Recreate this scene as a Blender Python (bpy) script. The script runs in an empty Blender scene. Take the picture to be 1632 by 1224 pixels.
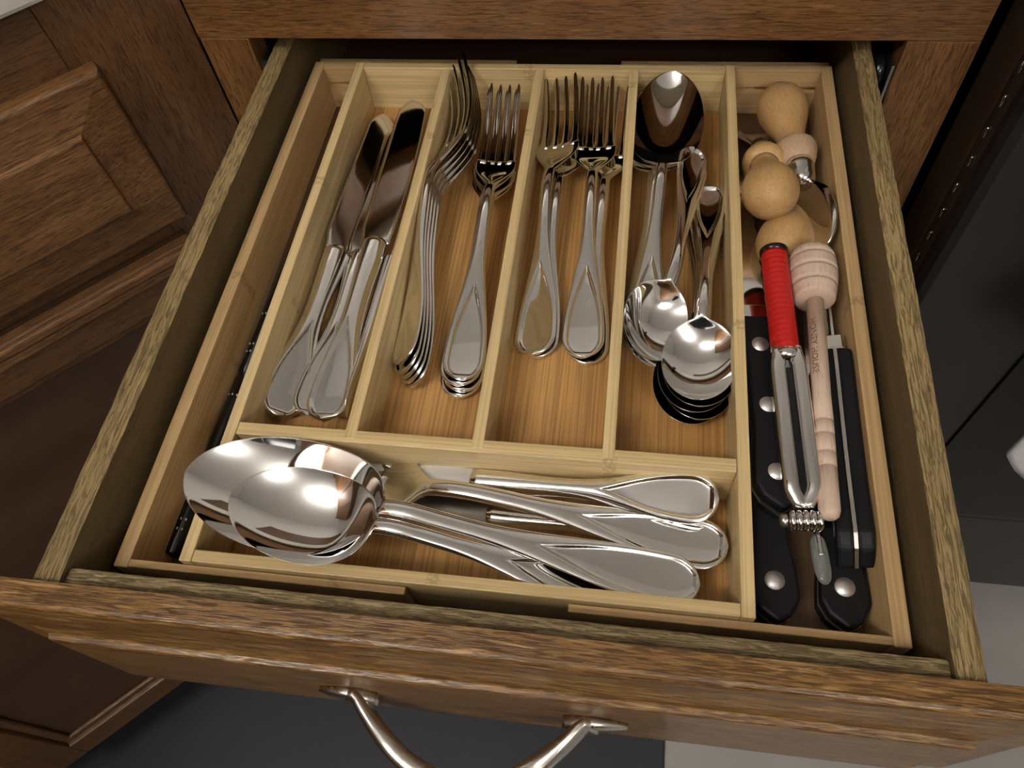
import bpy, bmesh, math, random
import numpy as np
from mathutils import Vector, Matrix

random.seed(7)
SC = bpy.context.scene
COL = SC.collection
R = math.radians

# ------------------------------------------------------------------ camera
cam_data = bpy.data.cameras.new('camera')
cam = bpy.data.objects.new('camera', cam_data)
COL.objects.link(cam)
cam_data.sensor_width = 36.0
cam_data.lens = 27.155
cam_data.clip_start = 0.01
cam_data.clip_end = 60.0
right = Vector((0.98896, 0.12423, -0.08072))
up = Vector((-0.06366, 0.84850, 0.52535))
fwd = Vector((-0.13376, 0.51441, -0.84705))
right.normalize(); fwd.normalize(); up = right.cross(fwd)
cam.matrix_world = Matrix(((right.x, up.x, -fwd.x, 0.18273), (right.y, up.y, -fwd.y, -0.08927),
                           (right.z, up.z, -fwd.z, 0.31138), (0, 0, 0, 1)))
SC.camera = cam

# ------------------------------------------------------------------ world and exposure
world = bpy.data.worlds.new('world'); SC.world = world
world.use_nodes = True
world.node_tree.nodes['Background'].inputs[0].default_value = (1.0, 0.93, 0.84, 1)
world.node_tree.nodes['Background'].inputs[1].default_value = 0.05
SC.view_settings.view_transform = 'Standard'
SC.view_settings.look = 'None'
SC.view_settings.gamma = 1.0
SC.view_settings.use_curve_mapping = False
SC.view_settings.exposure = 0.0
LAMP = 27.5

# ------------------------------------------------------------------ helpers: objects
def link(o, parent=None):
    COL.objects.link(o)
    if parent: o.parent = parent
    return o

def tag(o, label=None, cat=None, group=None, kind=None):
    if label: o['label'] = label
    if cat: o['category'] = cat
    if group: o['group'] = group
    if kind: o['kind'] = kind
    return o

def thing(name, label, cat, loc=(0, 0, 0), group=None, rotz=0.0):
    e = bpy.data.objects.new(name, None)
    e.empty_display_size = 0.02
    e.location = loc; e.rotation_euler = (0, 0, rotz)
    link(e)
    return tag(e, label, cat, group)

class MB:
    """collects shapes; build() links them as one mesh object"""
    def __init__(self): self.v = []; self.f = []; self.s = []
    def add(self, vs, fs, smooth=False):
        n = len(self.v); self.v += [tuple(p) for p in vs]
        for q in fs: self.f.append(tuple(i + n for i in q)); self.s.append(smooth)
        return self
    def box(self, a, b, bev=0.0):
        a = Vector(a); b = Vector(b); c = (a + b) / 2; h = (b - a) / 2
        bm = bmesh.new(); bmesh.ops.create_cube(bm, size=2.0)
        for w in bm.verts: w.co = Vector((w.co.x * h.x, w.co.y * h.y, w.co.z * h.z)) + c
        if bev > 0: bmesh.ops.bevel(bm, geom=bm.edges[:], offset=bev, segments=2, affect='EDGES', profile=0.5)
        bm.verts.index_update()
        self.add([w.co[:] for w in bm.verts], [[w.index for w in q.verts] for q in bm.faces]); bm.free()
        return self
    def prism(self, pts, axis, a, b, bev=0.0):
        """extrude 2-D polygon along axis: 'x' -> pts (y,z), 'y' -> (x,z), 'z' -> (x,y)"""
        bm = bmesh.new()
        mk = {'x': lambda p, t: (t, p[0], p[1]), 'y': lambda p, t: (p[0], t, p[1]), 'z': lambda p, t: (p[0], p[1], t)}[axis]
        lo = [bm.verts.new(mk(p, a)) for p in pts]; hi = [bm.verts.new(mk(p, b)) for p in pts]
        n = len(pts)
        bm.faces.new(lo); bm.faces.new(hi[::-1])
        for i in range(n): bm.faces.new((lo[i], hi[i], hi[(i + 1) % n], lo[(i + 1) % n]))
        bmesh.ops.recalc_face_normals(bm, faces=bm.faces[:])
        if bev > 0: bmesh.ops.bevel(bm, geom=bm.edges[:], offset=bev, segments=2, affect='EDGES', profile=0.5)
        bm.verts.index_update()
        self.add([w.co[:] for w in bm.verts], [[w.index for w in q.verts] for q in bm.faces]); bm.free()
        return self
    def loft(self, rings, cap=True, smooth=True):
        m = len(rings[0]); vs = [p for r in rings for p in r]; fs = []
        for i in range(len(rings) - 1):
            for j in range(m):
                k = (j + 1) % m
                fs.append((i * m + j, i * m + k, (i + 1) * m + k, (i + 1) * m + j))
        if cap:
            fs.append(tuple(range(m))[::-1]); fs.append(tuple((len(rings) - 1) * m + j for j in range(m)))
        return self.add(vs, fs, smooth)
    def lathe(self, prof, n=28, axis='x'):
        """prof: (position along axis, radius)"""
        rings = []
        for x, r in prof:
            r = max(r, 1e-5); ring = []
            for j in range(n):
                a = 2 * math.pi * j / n
                p = (x, r * math.cos(a), r * math.sin(a))
                ring.append(p if axis == 'x' else (p[1], p[2], x))
            rings.append(ring)
        return self.loft(rings)
    def tube(self, path, rad, n=12):
        P = [Vector(p) for p in path]; rings = []
        for i, p in enumerate(P):
            d = (P[min(i + 1, len(P) - 1)] - P[max(i - 1, 0)]).normalized()
            u = d.cross(Vector((0, 0, 1)))
            if u.length < 1e-3: u = d.cross(Vector((1, 0, 0)))
            u.normalize(); w = u.cross(d)
            r = rad[i] if isinstance(rad, (list, tuple)) else rad
            rings.append([tuple(p + u * r * math.cos(2 * math.pi * j / n) + w * r * math.sin(2 * math.pi * j / n)) for j in range(n)])
        return self.loft(rings)
    def mesh(self, name, mat):
        me = bpy.data.meshes.new(name); me.from_pydata(self.v, [], self.f)
        me.polygons.foreach_set('use_smooth', self.s); me.materials.append(mat); me.update()
        bm = bmesh.new(); bm.from_mesh(me); bmesh.ops.recalc_face_normals(bm, faces=bm.faces[:]); bm.to_mesh(me); bm.free()
        return me
    def build(self, name, mat, parent=None, local=False):
        if parent is not None and not local:
            L = parent.location if parent.type == 'EMPTY' else Vector(parent.get('_o', (0, 0, 0)))
            self.v = [(p[0] - L[0], p[1] - L[1], p[2] - L[2]) for p in self.v]
        return link(bpy.data.objects.new(name, self.mesh(name, mat)), parent)

def base_of(o):
    """children of a mesh part share the coordinates of the thing above it"""
    p = o
    while p is not None and p.type != 'EMPTY': p = p.parent
    return p.location.copy() if p else Vector((0, 0, 0))

def sub(mb, name, mat, part):
    L = base_of(part)
    mb.v = [(p[0] - L[0], p[1] - L[1], p[2] - L[2]) for p in mb.v]
    return link(bpy.data.objects.new(name, mb.mesh(name, mat)), part)

# ------------------------------------------------------------------ helpers: materials
def mat_new(name):
    m = bpy.data.materials.new(name); m.use_nodes = True
    nt = m.node_tree; b = nt.nodes['Principled BSDF']
    return m, nt, b
def N(nt, t, **kw):
    n = nt.nodes.new(t)
    for k, v in kw.items(): setattr(n, k, v)
    return n
def ramp(nt, src, stops, interp='LINEAR'):
    r = N(nt, 'ShaderNodeValToRGB'); r.color_ramp.interpolation = interp
    e = r.color_ramp.elements
    while len(e) < len(stops): e.new(0.5)
    for i, (p, c) in enumerate(stops):
        e[i].position = p; e[i].color = c if len(c) == 4 else (*c, 1)
    nt.links.new(src, r.inputs[0]); return r.outputs[0]
def mix(nt, fac, a, b, mode='MIX'):
    m = N(nt, 'ShaderNodeMix', data_type='RGBA', blend_type=mode)
    if isinstance(fac, (int, float)): m.inputs[0].default_value = fac
    else: nt.links.new(fac, m.inputs[0])
    for i, q in ((6, a), (7, b)):
        if isinstance(q, tuple): m.inputs[i].default_value = q if len(q) == 4 else (*q, 1)
        else: nt.links.new(q, m.inputs[i])
    return m.outputs[2]
def math_(nt, op, a, b=None, c=None):
    m = N(nt, 'ShaderNodeMath', operation=op)
    for i, q in enumerate((a, b, c)):
        if q is None: continue
        if isinstance(q, (int, float)): m.inputs[i].default_value = q
        else: nt.links.new(q, m.inputs[i])
    return m.outputs[0]
def coords(nt, scale, loc=(0, 0, 0)):
    tc = N(nt, 'ShaderNodeTexCoord'); mp = N(nt, 'ShaderNodeMapping')
    mp.inputs['Scale'].default_value = scale; mp.inputs['Location'].default_value = loc
    nt.links.new(tc.outputs['Object'], mp.inputs[0]); return mp.outputs[0]
def noise(nt, vec, scale=1.0, detail=4.0, rough=0.55, dist=0.0):
    n = N(nt, 'ShaderNodeTexNoise')
    n.inputs['Scale'].default_value = scale; n.inputs['Detail'].default_value = detail
    n.inputs['Roughness'].default_value = rough; n.inputs['Distortion'].default_value = dist
    nt.links.new(vec, n.inputs['Vector']); return n.outputs[0]
def bump(nt, b, h, strength, dist=0.001):
    bp = N(nt, 'ShaderNodeBump'); bp.inputs['Strength'].default_value = strength; bp.inputs['Distance'].default_value = dist
    nt.links.new(h, bp.inputs['Height']); nt.links.new(bp.outputs[0], b.inputs['Normal'])
def along(axis, l, c):
    """scale vector: l along the grain, c across it"""
    return tuple(l if 'xyz'[i] == axis else c for i in range(3))

def oak(name, axis, light, dark, pore, rough=0.38, wear=0.0, bumpy=0.25, porosity=0.5, coarse=1.0):
    m, nt, b = mat_new(name)
    big = noise(nt, coords(nt, along(axis, 5 * coarse, 55 * coarse)), 1.0, 3.0, 0.5, 0.6)
    col = ramp(nt, big, [(0.30, dark), (0.70, light)])
    fine = noise(nt, coords(nt, along(axis, 60, 900)), 1.0, 2.0, 0.6)
    col = mix(nt, 0.25, col, ramp(nt, fine, [(0.35, (0.45, 0.42, 0.40)), (0.65, (1, 1, 1))]), 'MULTIPLY')
    pr = noise(nt, coords(nt, along(axis, 70, 1250), (3, 1, 2)), 1.0, 2.0, 0.5, 1.2)
    pm = ramp(nt, pr, [(porosity, (0, 0, 0)), (porosity + 0.10, (1, 1, 1))])
    col = mix(nt, math_(nt, 'MULTIPLY', pm, 0.72), col, pore)
    if wear > 0:
        wn = noise(nt, coords(nt, along(axis, 45, 600), (7, 5, 1)), 1.0, 5.0, 0.65, 0.4)
        wm = ramp(nt, wn, [(0.56, (0, 0, 0)), (0.66, (1, 1, 1))])
        col = mix(nt, math_(nt, 'MULTIPLY', wm, wear), col, (0.50, 0.30, 0.12))
    nt.links.new(col, b.inputs['Base Color'])
    b.inputs['Roughness'].default_value = rough
    b.inputs['Specular IOR Level'].default_value = 0.45
    bump(nt, b, math_(nt, 'SUBTRACT', fine, math_(nt, 'MULTIPLY', pm, 0.8)), bumpy, 0.0006)
    return m

def bamboo(name, axis, light, dark, rough=0.42, streak=0.35, knots=True, line=420):
    m, nt, b = mat_new(name)
    strip = noise(nt, coords(nt, along(axis, 1.5, 70)), 1.0, 2.0, 0.5)
    col = ramp(nt, strip, [(0.32, dark), (0.68, light)])
    fib = noise(nt, coords(nt, along(axis, 9, line * 1.6), (2, 4, 1)), 1.0, 3.0, 0.6)
    fm = ramp(nt, fib, [(0.40, (0, 0, 0)), (0.56, (1, 1, 1))])
    shade = tuple(c * 0.42 for c in dark)
    inv = math_(nt, 'MULTIPLY', math_(nt, 'SUBTRACT', 1.0, fm), streak)
    col = mix(nt, inv, col, shade)
    if knots:
        tc = N(nt, 'ShaderNodeTexCoord'); sp = N(nt, 'ShaderNodeSeparateXYZ'); nt.links.new(tc.outputs['Object'], sp.inputs[0])
        i = 'xyz'.index(axis); L = sp.outputs[i]
        others = [sp.outputs[j] for j in range(3) if j != i]
        acr = math_(nt, 'ADD', others[0], others[1])
        sid = math_(nt, 'FLOOR', math_(nt, 'MULTIPLY', acr, 46.0))
        wn = N(nt, 'ShaderNodeTexWhiteNoise', noise_dimensions='1D'); nt.links.new(sid, wn.inputs['W'])
        wob = noise(nt, coords(nt, (420, 420, 420)), 1.0, 3.0, 0.6)
        pos = math_(nt, 'ADD', math_(nt, 'ADD', L, math_(nt, 'MULTIPLY', wn.outputs[0], 0.31)), math_(nt, 'MULTIPLY', wob, 0.006))
        fr = math_(nt, 'FRACT', math_(nt, 'MULTIPLY', pos, 1 / 0.31))
        band = math_(nt, 'LESS_THAN', math_(nt, 'ABSOLUTE', math_(nt, 'SUBTRACT', fr, 0.5)), 0.009)
        wm = math_(nt, 'MULTIPLY', band, ramp(nt, wob, [(0.42, (0, 0, 0)), (0.55, (1, 1, 1))]))
        col = mix(nt, math_(nt, 'MULTIPLY', wm, 0.55), col, tuple(c * 0.5 for c in dark))
    nt.links.new(col, b.inputs['Base Color'])
    b.inputs['Roughness'].default_value = rough
    b.inputs['Specular IOR Level'].default_value = 0.4
    bump(nt, b, fib, 0.10, 0.0004)
    return m

def plain(name, col, rough=0.5, metal=0.0, spec=0.5, var=0.0, vscale=40, bumps=0.0):
    m, nt, b = mat_new(name)
    b.inputs['Base Color'].default_value = (*col, 1)
    b.inputs['Roughness'].default_value = rough; b.inputs['Metallic'].default_value = metal
    b.inputs['Specular IOR Level'].default_value = spec
    n = noise(nt, coords(nt, (vscale,) * 3), 1.0, 4.0)
    if var > 0:
        nt.links.new(mix(nt, n, tuple(c * (1 - var) for c in col), tuple(min(1, c * (1 + var)) for c in col)), b.inputs['Base Color'])
    if bumps > 0: bump(nt, b, n, bumps, 0.0008)
    return m

def steel(name, col=(0.70, 0.69, 0.67), rough=0.09, smear=0.05, axis=None):
    m, nt, b = mat_new(name)
    b.inputs['Base Color'].default_value = (*col, 1); b.inputs['Metallic'].default_value = 1.0
    sc = along(axis, 8, 900) if axis else (26, 26, 26)
    n = noise(nt, coords(nt, sc), 1.0, 4.0, 0.6)
    r = N(nt, 'ShaderNodeMapRange'); nt.links.new(n, r.inputs[0])
    r.inputs[1].default_value = 0.35; r.inputs[2].default_value = 0.75
    r.inputs[3].default_value = rough; r.inputs[4].default_value = rough + smear
    nt.links.new(r.outputs[0], b.inputs['Roughness'])
    return m

M = {}
BL, BD = (0.72, 0.55, 0.29), (0.60, 0.435, 0.20)
M['bam_x'] = bamboo('bamboo_along_x', 'x', BL, BD)
M['bam_y'] = bamboo('bamboo_along_y', 'y', BL, BD)
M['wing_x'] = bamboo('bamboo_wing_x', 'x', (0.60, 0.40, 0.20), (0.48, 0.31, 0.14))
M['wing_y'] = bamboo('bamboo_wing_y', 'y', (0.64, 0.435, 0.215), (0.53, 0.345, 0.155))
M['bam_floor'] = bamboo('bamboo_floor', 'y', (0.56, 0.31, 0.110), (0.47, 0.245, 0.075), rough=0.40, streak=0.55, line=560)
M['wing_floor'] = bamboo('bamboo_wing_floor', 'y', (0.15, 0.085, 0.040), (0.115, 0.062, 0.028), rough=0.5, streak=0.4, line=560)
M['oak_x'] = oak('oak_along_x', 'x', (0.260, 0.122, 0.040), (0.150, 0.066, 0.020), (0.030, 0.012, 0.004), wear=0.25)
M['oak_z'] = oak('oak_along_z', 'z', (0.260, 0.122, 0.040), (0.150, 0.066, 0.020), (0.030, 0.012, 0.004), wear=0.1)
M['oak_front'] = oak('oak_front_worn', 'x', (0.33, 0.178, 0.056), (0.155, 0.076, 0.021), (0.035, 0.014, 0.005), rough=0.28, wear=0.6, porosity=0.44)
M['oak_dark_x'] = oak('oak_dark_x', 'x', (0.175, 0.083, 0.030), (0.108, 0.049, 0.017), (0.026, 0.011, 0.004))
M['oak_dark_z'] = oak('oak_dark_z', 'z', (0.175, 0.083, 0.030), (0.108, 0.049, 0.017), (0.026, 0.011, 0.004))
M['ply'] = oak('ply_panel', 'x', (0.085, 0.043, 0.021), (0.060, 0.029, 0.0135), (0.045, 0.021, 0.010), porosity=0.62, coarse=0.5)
M['raw_y'] = oak('raw_oak_y', 'y', (0.40, 0.295, 0.130), (0.24, 0.165, 0.068), (0.070, 0.045, 0.018), rough=0.62, wear=0.35, bumpy=0.8, porosity=0.5)
M['raw_x'] = oak('raw_oak_x', 'x', (0.38, 0.285, 0.135), (0.22, 0.155, 0.068), (0.060, 0.040, 0.018), rough=0.62, wear=0.20, bumpy=0.8, porosity=0.48)
M['side_y'] = oak('varnished_oak_y', 'y', (0.165, 0.115, 0.052), (0.110, 0.075, 0.032), (0.055, 0.035, 0.015), rough=0.5, porosity=0.56)
M['side_x'] = oak('varnished_oak_x', 'x', (0.165, 0.115, 0.052), (0.110, 0.075, 0.032), (0.055, 0.035, 0.015), rough=0.5, porosity=0.56)
M['steel'] = steel('polished_steel', (0.86, 0.85, 0.835), 0.035, 0.03)
M['blade'] = steel('blade_steel', (0.72, 0.70, 0.68), 0.07, 0.05)
M['chrome'] = steel('chrome', (0.80, 0.79, 0.78), 0.05, 0.03)
M['nickel'] = steel('satin_nickel', (0.60, 0.57, 0.53), 0.22, 0.10)
M['rivet'] = steel('rivet_metal', (0.80, 0.78, 0.77), 0.45, 0.15)
M['slide'] = steel('slide_steel', (0.35, 0.35, 0.36), 0.30, 0.1)
M['brushed'] = steel('brushed_steel', (0.56, 0.54, 0.51), 0.28, 0.12, 'x')
M['beech'] = oak('pale_turned_wood', 'x', (0.60, 0.375, 0.16), (0.47, 0.27, 0.10), (0.27, 0.135, 0.05), rough=0.45, porosity=0.60, bumpy=0.1)
M['beech_end'] = oak('pale_end_grain', 'x', (0.58, 0.40, 0.255), (0.47, 0.30, 0.18), (0.30, 0.17, 0.09), rough=0.55, porosity=0.60, bumpy=0.15)
M['dipper'] = oak('pale_pink_beech', 'x', (0.70, 0.54, 0.42), (0.61, 0.44, 0.33), (0.38, 0.22, 0.14), rough=0.6, porosity=0.63, bumpy=0.06)
M['ink'] = plain('brown_print', (0.13, 0.055, 0.03), 0.7)
M['red'] = plain('red_plastic', (0.50, 0.011, 0.009), 0.30, var=0.06)
M['black'] = plain('black_plastic', (0.0065, 0.0065, 0.008), 0.5, spec=0.25, var=0.15, vscale=200)
M['gloss_black'] = plain('gloss_black', (0.006, 0.006, 0.007), 0.18, var=0.1)
M['white_print'] = plain('white_print', (0.55, 0.55, 0.55), 0.5)
M['counter'] = plain('pale_countertop', (0.60, 0.585, 0.53), 0.35, var=0.08, vscale=120)
M['mat'] = plain('slate_mat', (0.022, 0.0245, 0.031), 0.55, var=0.2, vscale=300, bumps=0.15)
M['tile'] = plain('grey_floor', (0.36, 0.35, 0.33), 0.35, var=0.18, vscale=9)
M['wall'] = plain('wall_paint', (0.74, 0.72, 0.69), 0.8, var=0.03, bumps=0.05)
M['ceil'] = plain('ceiling_paint', (0.90, 0.89, 0.87), 0.85, var=0.02)
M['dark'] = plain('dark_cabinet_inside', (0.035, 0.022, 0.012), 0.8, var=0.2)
M['range'] = plain('dark_steel_door', (0.046, 0.043, 0.043), 0.27, metal=0.75, var=0.12, vscale=30)
M['range_side'] = plain('range_side', (0.055, 0.035, 0.022), 0.35, metal=0.3, var=0.1)
M['glass_black'] = plain('oven_glass', (0.005, 0.005, 0.006), 0.10, spec=0.22, var=0.1)
M['cloth'] = plain('white_towel', (0.72, 0.71, 0.72), 0.9, var=0.08, vscale=400, bumps=0.4)
def emis(name, col, s):
    m, nt, b = mat_new(name)
    b.inputs['Base Color'].default_value = (0.8, 0.8, 0.8, 1)
    b.inputs['Emission Color'].default_value = (*col, 1); b.inputs['Emission Strength'].default_value = s
    return m
M['lamp'] = emis('lamp_diffuser', (1.0, 0.958, 0.895), LAMP)
gm, gnt, gb = mat_new('clear_plastic')
gb.inputs['Base Color'].default_value = (0.80, 0.86, 0.80, 1); gb.inputs['Roughness'].default_value = 0.08
gb.inputs['Transmission Weight'].default_value = 0.85; gb.inputs['IOR'].default_value = 1.45
M['clear'] = gm

# ------------------------------------------------------------------ room shell
FLOOR = -0.81; CEIL = 1.63
def struct(name, mb, mat):
    return tag(mb.build(name, mat), kind='structure')
tag(struct('floor', MB().box((-1.1, -2.6, FLOOR - 0.02), (2.2, 0.93, FLOOR)), M['tile']), 'pale grey kitchen floor', 'floor')
tag(struct('ceiling', MB().box((-1.12, -2.62, CEIL), (2.22, 0.95, CEIL + 0.02)), M['ceil']), 'white kitchen ceiling above the frame', 'ceiling')
tag(struct('wall_back', MB().box((-1.1, 0.91, FLOOR), (2.2, 0.93, CEIL)), M['wall']), 'painted wall behind the cabinets', 'wall')
tag(struct('wall_left', MB().box((-1.12, -2.6, FLOOR), (-1.10, 0.93, CEIL)), M['wall']), 'painted wall on the left', 'wall')
tag(struct('wall_right', MB().box((2.2, -2.6, FLOOR), (2.22, 0.93, CEIL)), M['wall']), 'painted wall on the right', 'wall')
tag(struct('wall_front', MB().box((-1.1, -2.62, FLOOR), (2.2, -2.6, CEIL)), M['wall']), 'painted wall behind the photographer', 'wall')

def ceiling_light(x, y, lx, ly, label):
    t = thing('ceiling_light', label, 'lamp', (x, y, CEIL), 'ceiling lights')
    MB().box((x - 0.06, y - 0.06, CEIL - 0.012), (x + 0.06, y + 0.06, CEIL), 0.003).tube([(x, y, CEIL - 0.012), (x, y, CEIL - 0.26)], 0.008).build('lamp_stem', M['ceil'], t)
    MB().box((x - lx / 2, y - ly / 2, CEIL - 0.31), (x + lx / 2, y + ly / 2, CEIL - 0.26), 0.012).build('diffuser', M['lamp'], t)
ceiling_light(-0.46, -0.70, 0.56, 0.22, 'long white ceiling light over the open drawer')
ceiling_light(0.9, -1.5, 0.45, 0.28, 'unseen second ceiling light added as fill in the far half of the kitchen')  # unseen fill lamp, added to brighten the room

# ------------------------------------------------------------------ base cabinet with the open drawer
FFY = 0.316
cab = thing('base_cabinet', 'brown oak base cabinet whose cutlery drawer is pulled open', 'cabinet', (0.14, FFY, FLOOR))
MB().prism([(-0.0878, 0.0332), (0.3672, 0.0332), (0.3672, 0.0905), (-0.0878, 0.0905)], 'y', FFY, FFY + 0.019, 0.0006).build('top_rail', M['oak_x'], cab)
for a, b in ((-0.0872, -0.0551), (0.3289, 0.3672)):
    MB().box((a, FFY - 0.0002, -0.70), (b, FFY + 0.0188, 0.0330), 0.0006).build('stile', M['oak_z'], cab)
MB().box((-0.0550, FFY, -0.115), (0.3288, FFY + 0.019, -0.079), 0.0006).build('middle_rail', M['oak_x'], cab)
MB().box((-0.0550, FFY, -0.70), (0.3288, FFY + 0.019, -0.665), 0.0006).build('bottom_rail', M['oak_x'], cab)
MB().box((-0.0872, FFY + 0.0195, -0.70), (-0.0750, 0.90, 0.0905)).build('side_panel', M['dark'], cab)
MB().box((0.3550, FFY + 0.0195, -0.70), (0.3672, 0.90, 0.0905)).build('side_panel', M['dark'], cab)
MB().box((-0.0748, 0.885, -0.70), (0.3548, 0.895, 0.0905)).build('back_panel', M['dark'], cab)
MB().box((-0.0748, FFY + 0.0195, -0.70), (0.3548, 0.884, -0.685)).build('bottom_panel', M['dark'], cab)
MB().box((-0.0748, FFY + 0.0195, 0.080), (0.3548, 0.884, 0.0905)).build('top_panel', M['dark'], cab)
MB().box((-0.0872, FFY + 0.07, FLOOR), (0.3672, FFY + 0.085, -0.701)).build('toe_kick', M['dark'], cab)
dd = MB().box((-0.062, FFY - 0.016, -0.680), (0.336, FFY - 0.0004, -0.103), 0.004).build('door', M['oak_z'], cab)
# slide channels with a roller each, seen in the two corners of the opening
for s, x0, x1 in ((-1, -0.0545, -0.0485), (1, 0.3185, 0.3283)):
    sl = MB().box((x0, FFY + 0.002, -0.045), (x1, 0.80, -0.041)).box((x0 if s < 0 else x1 - 0.0015, FFY + 0.002, -0.041), (x0 + 0.0015 if s < 0 else x1, 0.80, 0.016)).build('slide_channel', M['slide'], cab)
    xc = -0.0505 if s < 0 else 0.3225
    r = MB().lathe([(xc - 0.0030, 0.0), (xc - 0.0030, 0.0085), (xc - 0.002, 0.0100), (xc + 0.002, 0.0100), (xc + 0.0030, 0.0085), (xc + 0.0030, 0.0)], 24)
    r.v = [(p[0], p[1] + FFY + 0.014, p[2] + 0.004) for p in r.v]
    sub(r, 'roller', M['gloss_black'], sl)

# countertop (diagonal corner included)
ct = [(-0.0878 - 0.0200 * 0.414, FFY - 0.0200), (0.3720, FFY - 0.0200), (0.3720, 0.905), (-1.09, 0.905), (-1.09, -2.0), (-0.505 , -2.0), (-0.505 , -0.0690 - 0.0200)]
# front edge of the diagonal runs parallel to the corner cabinet face
ct[6] = (-0.505 , ct[0][1] - (ct[0][0] + 0.505))
tag(MB().prism(ct, 'z', 0.0908, 0.125, 0.003).build('countertop', M['counter']), 'pale countertop over the corner and base cabinets, top left edge', 'countertop')

# ------------------------------------------------------------------ raised-panel front builder (local: x width, z height, y = proud)
def raised_front(w0, w1, z0, z1, t, border, yb=0.0, sgn=1.0):
    """rounded outer edge, sloping border, small step, flat field; proud direction = sgn*y"""
    prof = [(0.0, 0.0), (0.0, 0.50 * t), (0.0006, 0.58 * t), (0.0018, 0.63 * t), (0.003, 0.65 * t)]
    n = 6
    for i in range(1, n + 1):
        u = i / n; prof.append((0.003 + (border - 0.0045) * u, 0.65 * t + (0.83 - 0.65) * t * (u ** 1.6)))
    prof += [(border - 0.0010, 0.86 * t), (border - 0.0004, 0.97 * t), (border + 0.0008, t)]
    mb = MB(); vs = []; fs = []
    for ins, d in prof:
        y = yb + sgn * d
        vs += [(w0 + ins, y, z0 + ins), (w1 - ins, y, z0 + ins), (w1 - ins, y, z1 - ins), (w0 + ins, y, z1 - ins)]
    k = len(prof)
    for i in range(k - 1):
        for j in range(4):
            fs.append((i * 4 + j, i * 4 + (j + 1) % 4, (i + 1) * 4 + (j + 1) % 4, (i + 1) * 4 + j))
    fs.append((0, 3, 2, 1)); fs.append(tuple((k - 1) * 4 + j for j in range(4)))
    return mb.add(vs, fs)

# ------------------------------------------------------------------ diagonal corner cabinet on the left
cc = thing('corner_cabinet', 'dark oak diagonal corner cabinet to the left of the open drawer', 'cabinet', (-0.0882, FFY - 0.0004, 0.0), None, R(225))
W = 0.60
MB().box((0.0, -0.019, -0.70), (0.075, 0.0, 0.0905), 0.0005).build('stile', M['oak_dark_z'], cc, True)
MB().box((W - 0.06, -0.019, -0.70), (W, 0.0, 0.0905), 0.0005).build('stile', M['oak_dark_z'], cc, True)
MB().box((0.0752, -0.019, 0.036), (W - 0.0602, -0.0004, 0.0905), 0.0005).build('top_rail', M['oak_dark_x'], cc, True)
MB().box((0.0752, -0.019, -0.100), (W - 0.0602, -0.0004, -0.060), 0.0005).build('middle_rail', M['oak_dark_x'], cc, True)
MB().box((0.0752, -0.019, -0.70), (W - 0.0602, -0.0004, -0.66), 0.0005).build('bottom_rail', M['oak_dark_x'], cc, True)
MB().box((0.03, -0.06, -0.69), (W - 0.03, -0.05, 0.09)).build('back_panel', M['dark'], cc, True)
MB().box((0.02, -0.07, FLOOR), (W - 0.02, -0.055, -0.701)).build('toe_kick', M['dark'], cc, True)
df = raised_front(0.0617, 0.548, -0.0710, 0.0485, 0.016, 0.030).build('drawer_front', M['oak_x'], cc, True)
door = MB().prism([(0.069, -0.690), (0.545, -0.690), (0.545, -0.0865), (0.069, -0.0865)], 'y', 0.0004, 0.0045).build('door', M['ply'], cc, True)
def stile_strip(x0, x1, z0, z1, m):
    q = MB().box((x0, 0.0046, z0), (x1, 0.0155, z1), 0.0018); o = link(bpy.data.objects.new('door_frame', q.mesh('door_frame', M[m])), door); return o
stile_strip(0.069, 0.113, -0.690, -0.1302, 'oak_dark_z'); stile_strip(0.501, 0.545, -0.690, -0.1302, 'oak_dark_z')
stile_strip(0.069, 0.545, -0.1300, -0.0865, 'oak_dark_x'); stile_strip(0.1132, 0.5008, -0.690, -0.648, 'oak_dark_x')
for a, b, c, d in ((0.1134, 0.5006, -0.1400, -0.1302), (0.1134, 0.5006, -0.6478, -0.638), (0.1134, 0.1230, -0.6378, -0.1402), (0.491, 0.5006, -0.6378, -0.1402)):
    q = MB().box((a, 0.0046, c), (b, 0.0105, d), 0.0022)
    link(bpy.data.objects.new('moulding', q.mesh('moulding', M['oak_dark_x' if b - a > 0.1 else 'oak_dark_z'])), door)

for zz, pp in ((-0.0900, 0.0205), (-0.0990, 0.0185)):
    q = MB().box((0.070, 0.0156, zz - 0.0045), (0.544, pp, zz + 0.0030), 0.0016)
    link(bpy.data.objects.new('bead', q.mesh('bead', M['oak_x'])), door)

# cabinets of the left run, beyond the frame
lc = thing('side_cabinet', 'oak base cabinet along the left wall beyond the corner cabinet', 'cabinet', (-0.8, -1.2, FLOOR))
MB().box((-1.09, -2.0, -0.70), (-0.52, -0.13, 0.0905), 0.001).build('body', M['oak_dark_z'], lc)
MB().box((-1.05, -1.99, FLOOR), (-0.58, -0.14, -0.701)).build('toe_kick', M['dark'], lc)
for i in range(4):
    y0 = -1.98 + i * 0.45
    MB().box((-0.5198, y0, -0.66), (-0.504, y0 + 0.43, 0.07), 0.004).build('door', M['oak_z'], lc)
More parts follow.
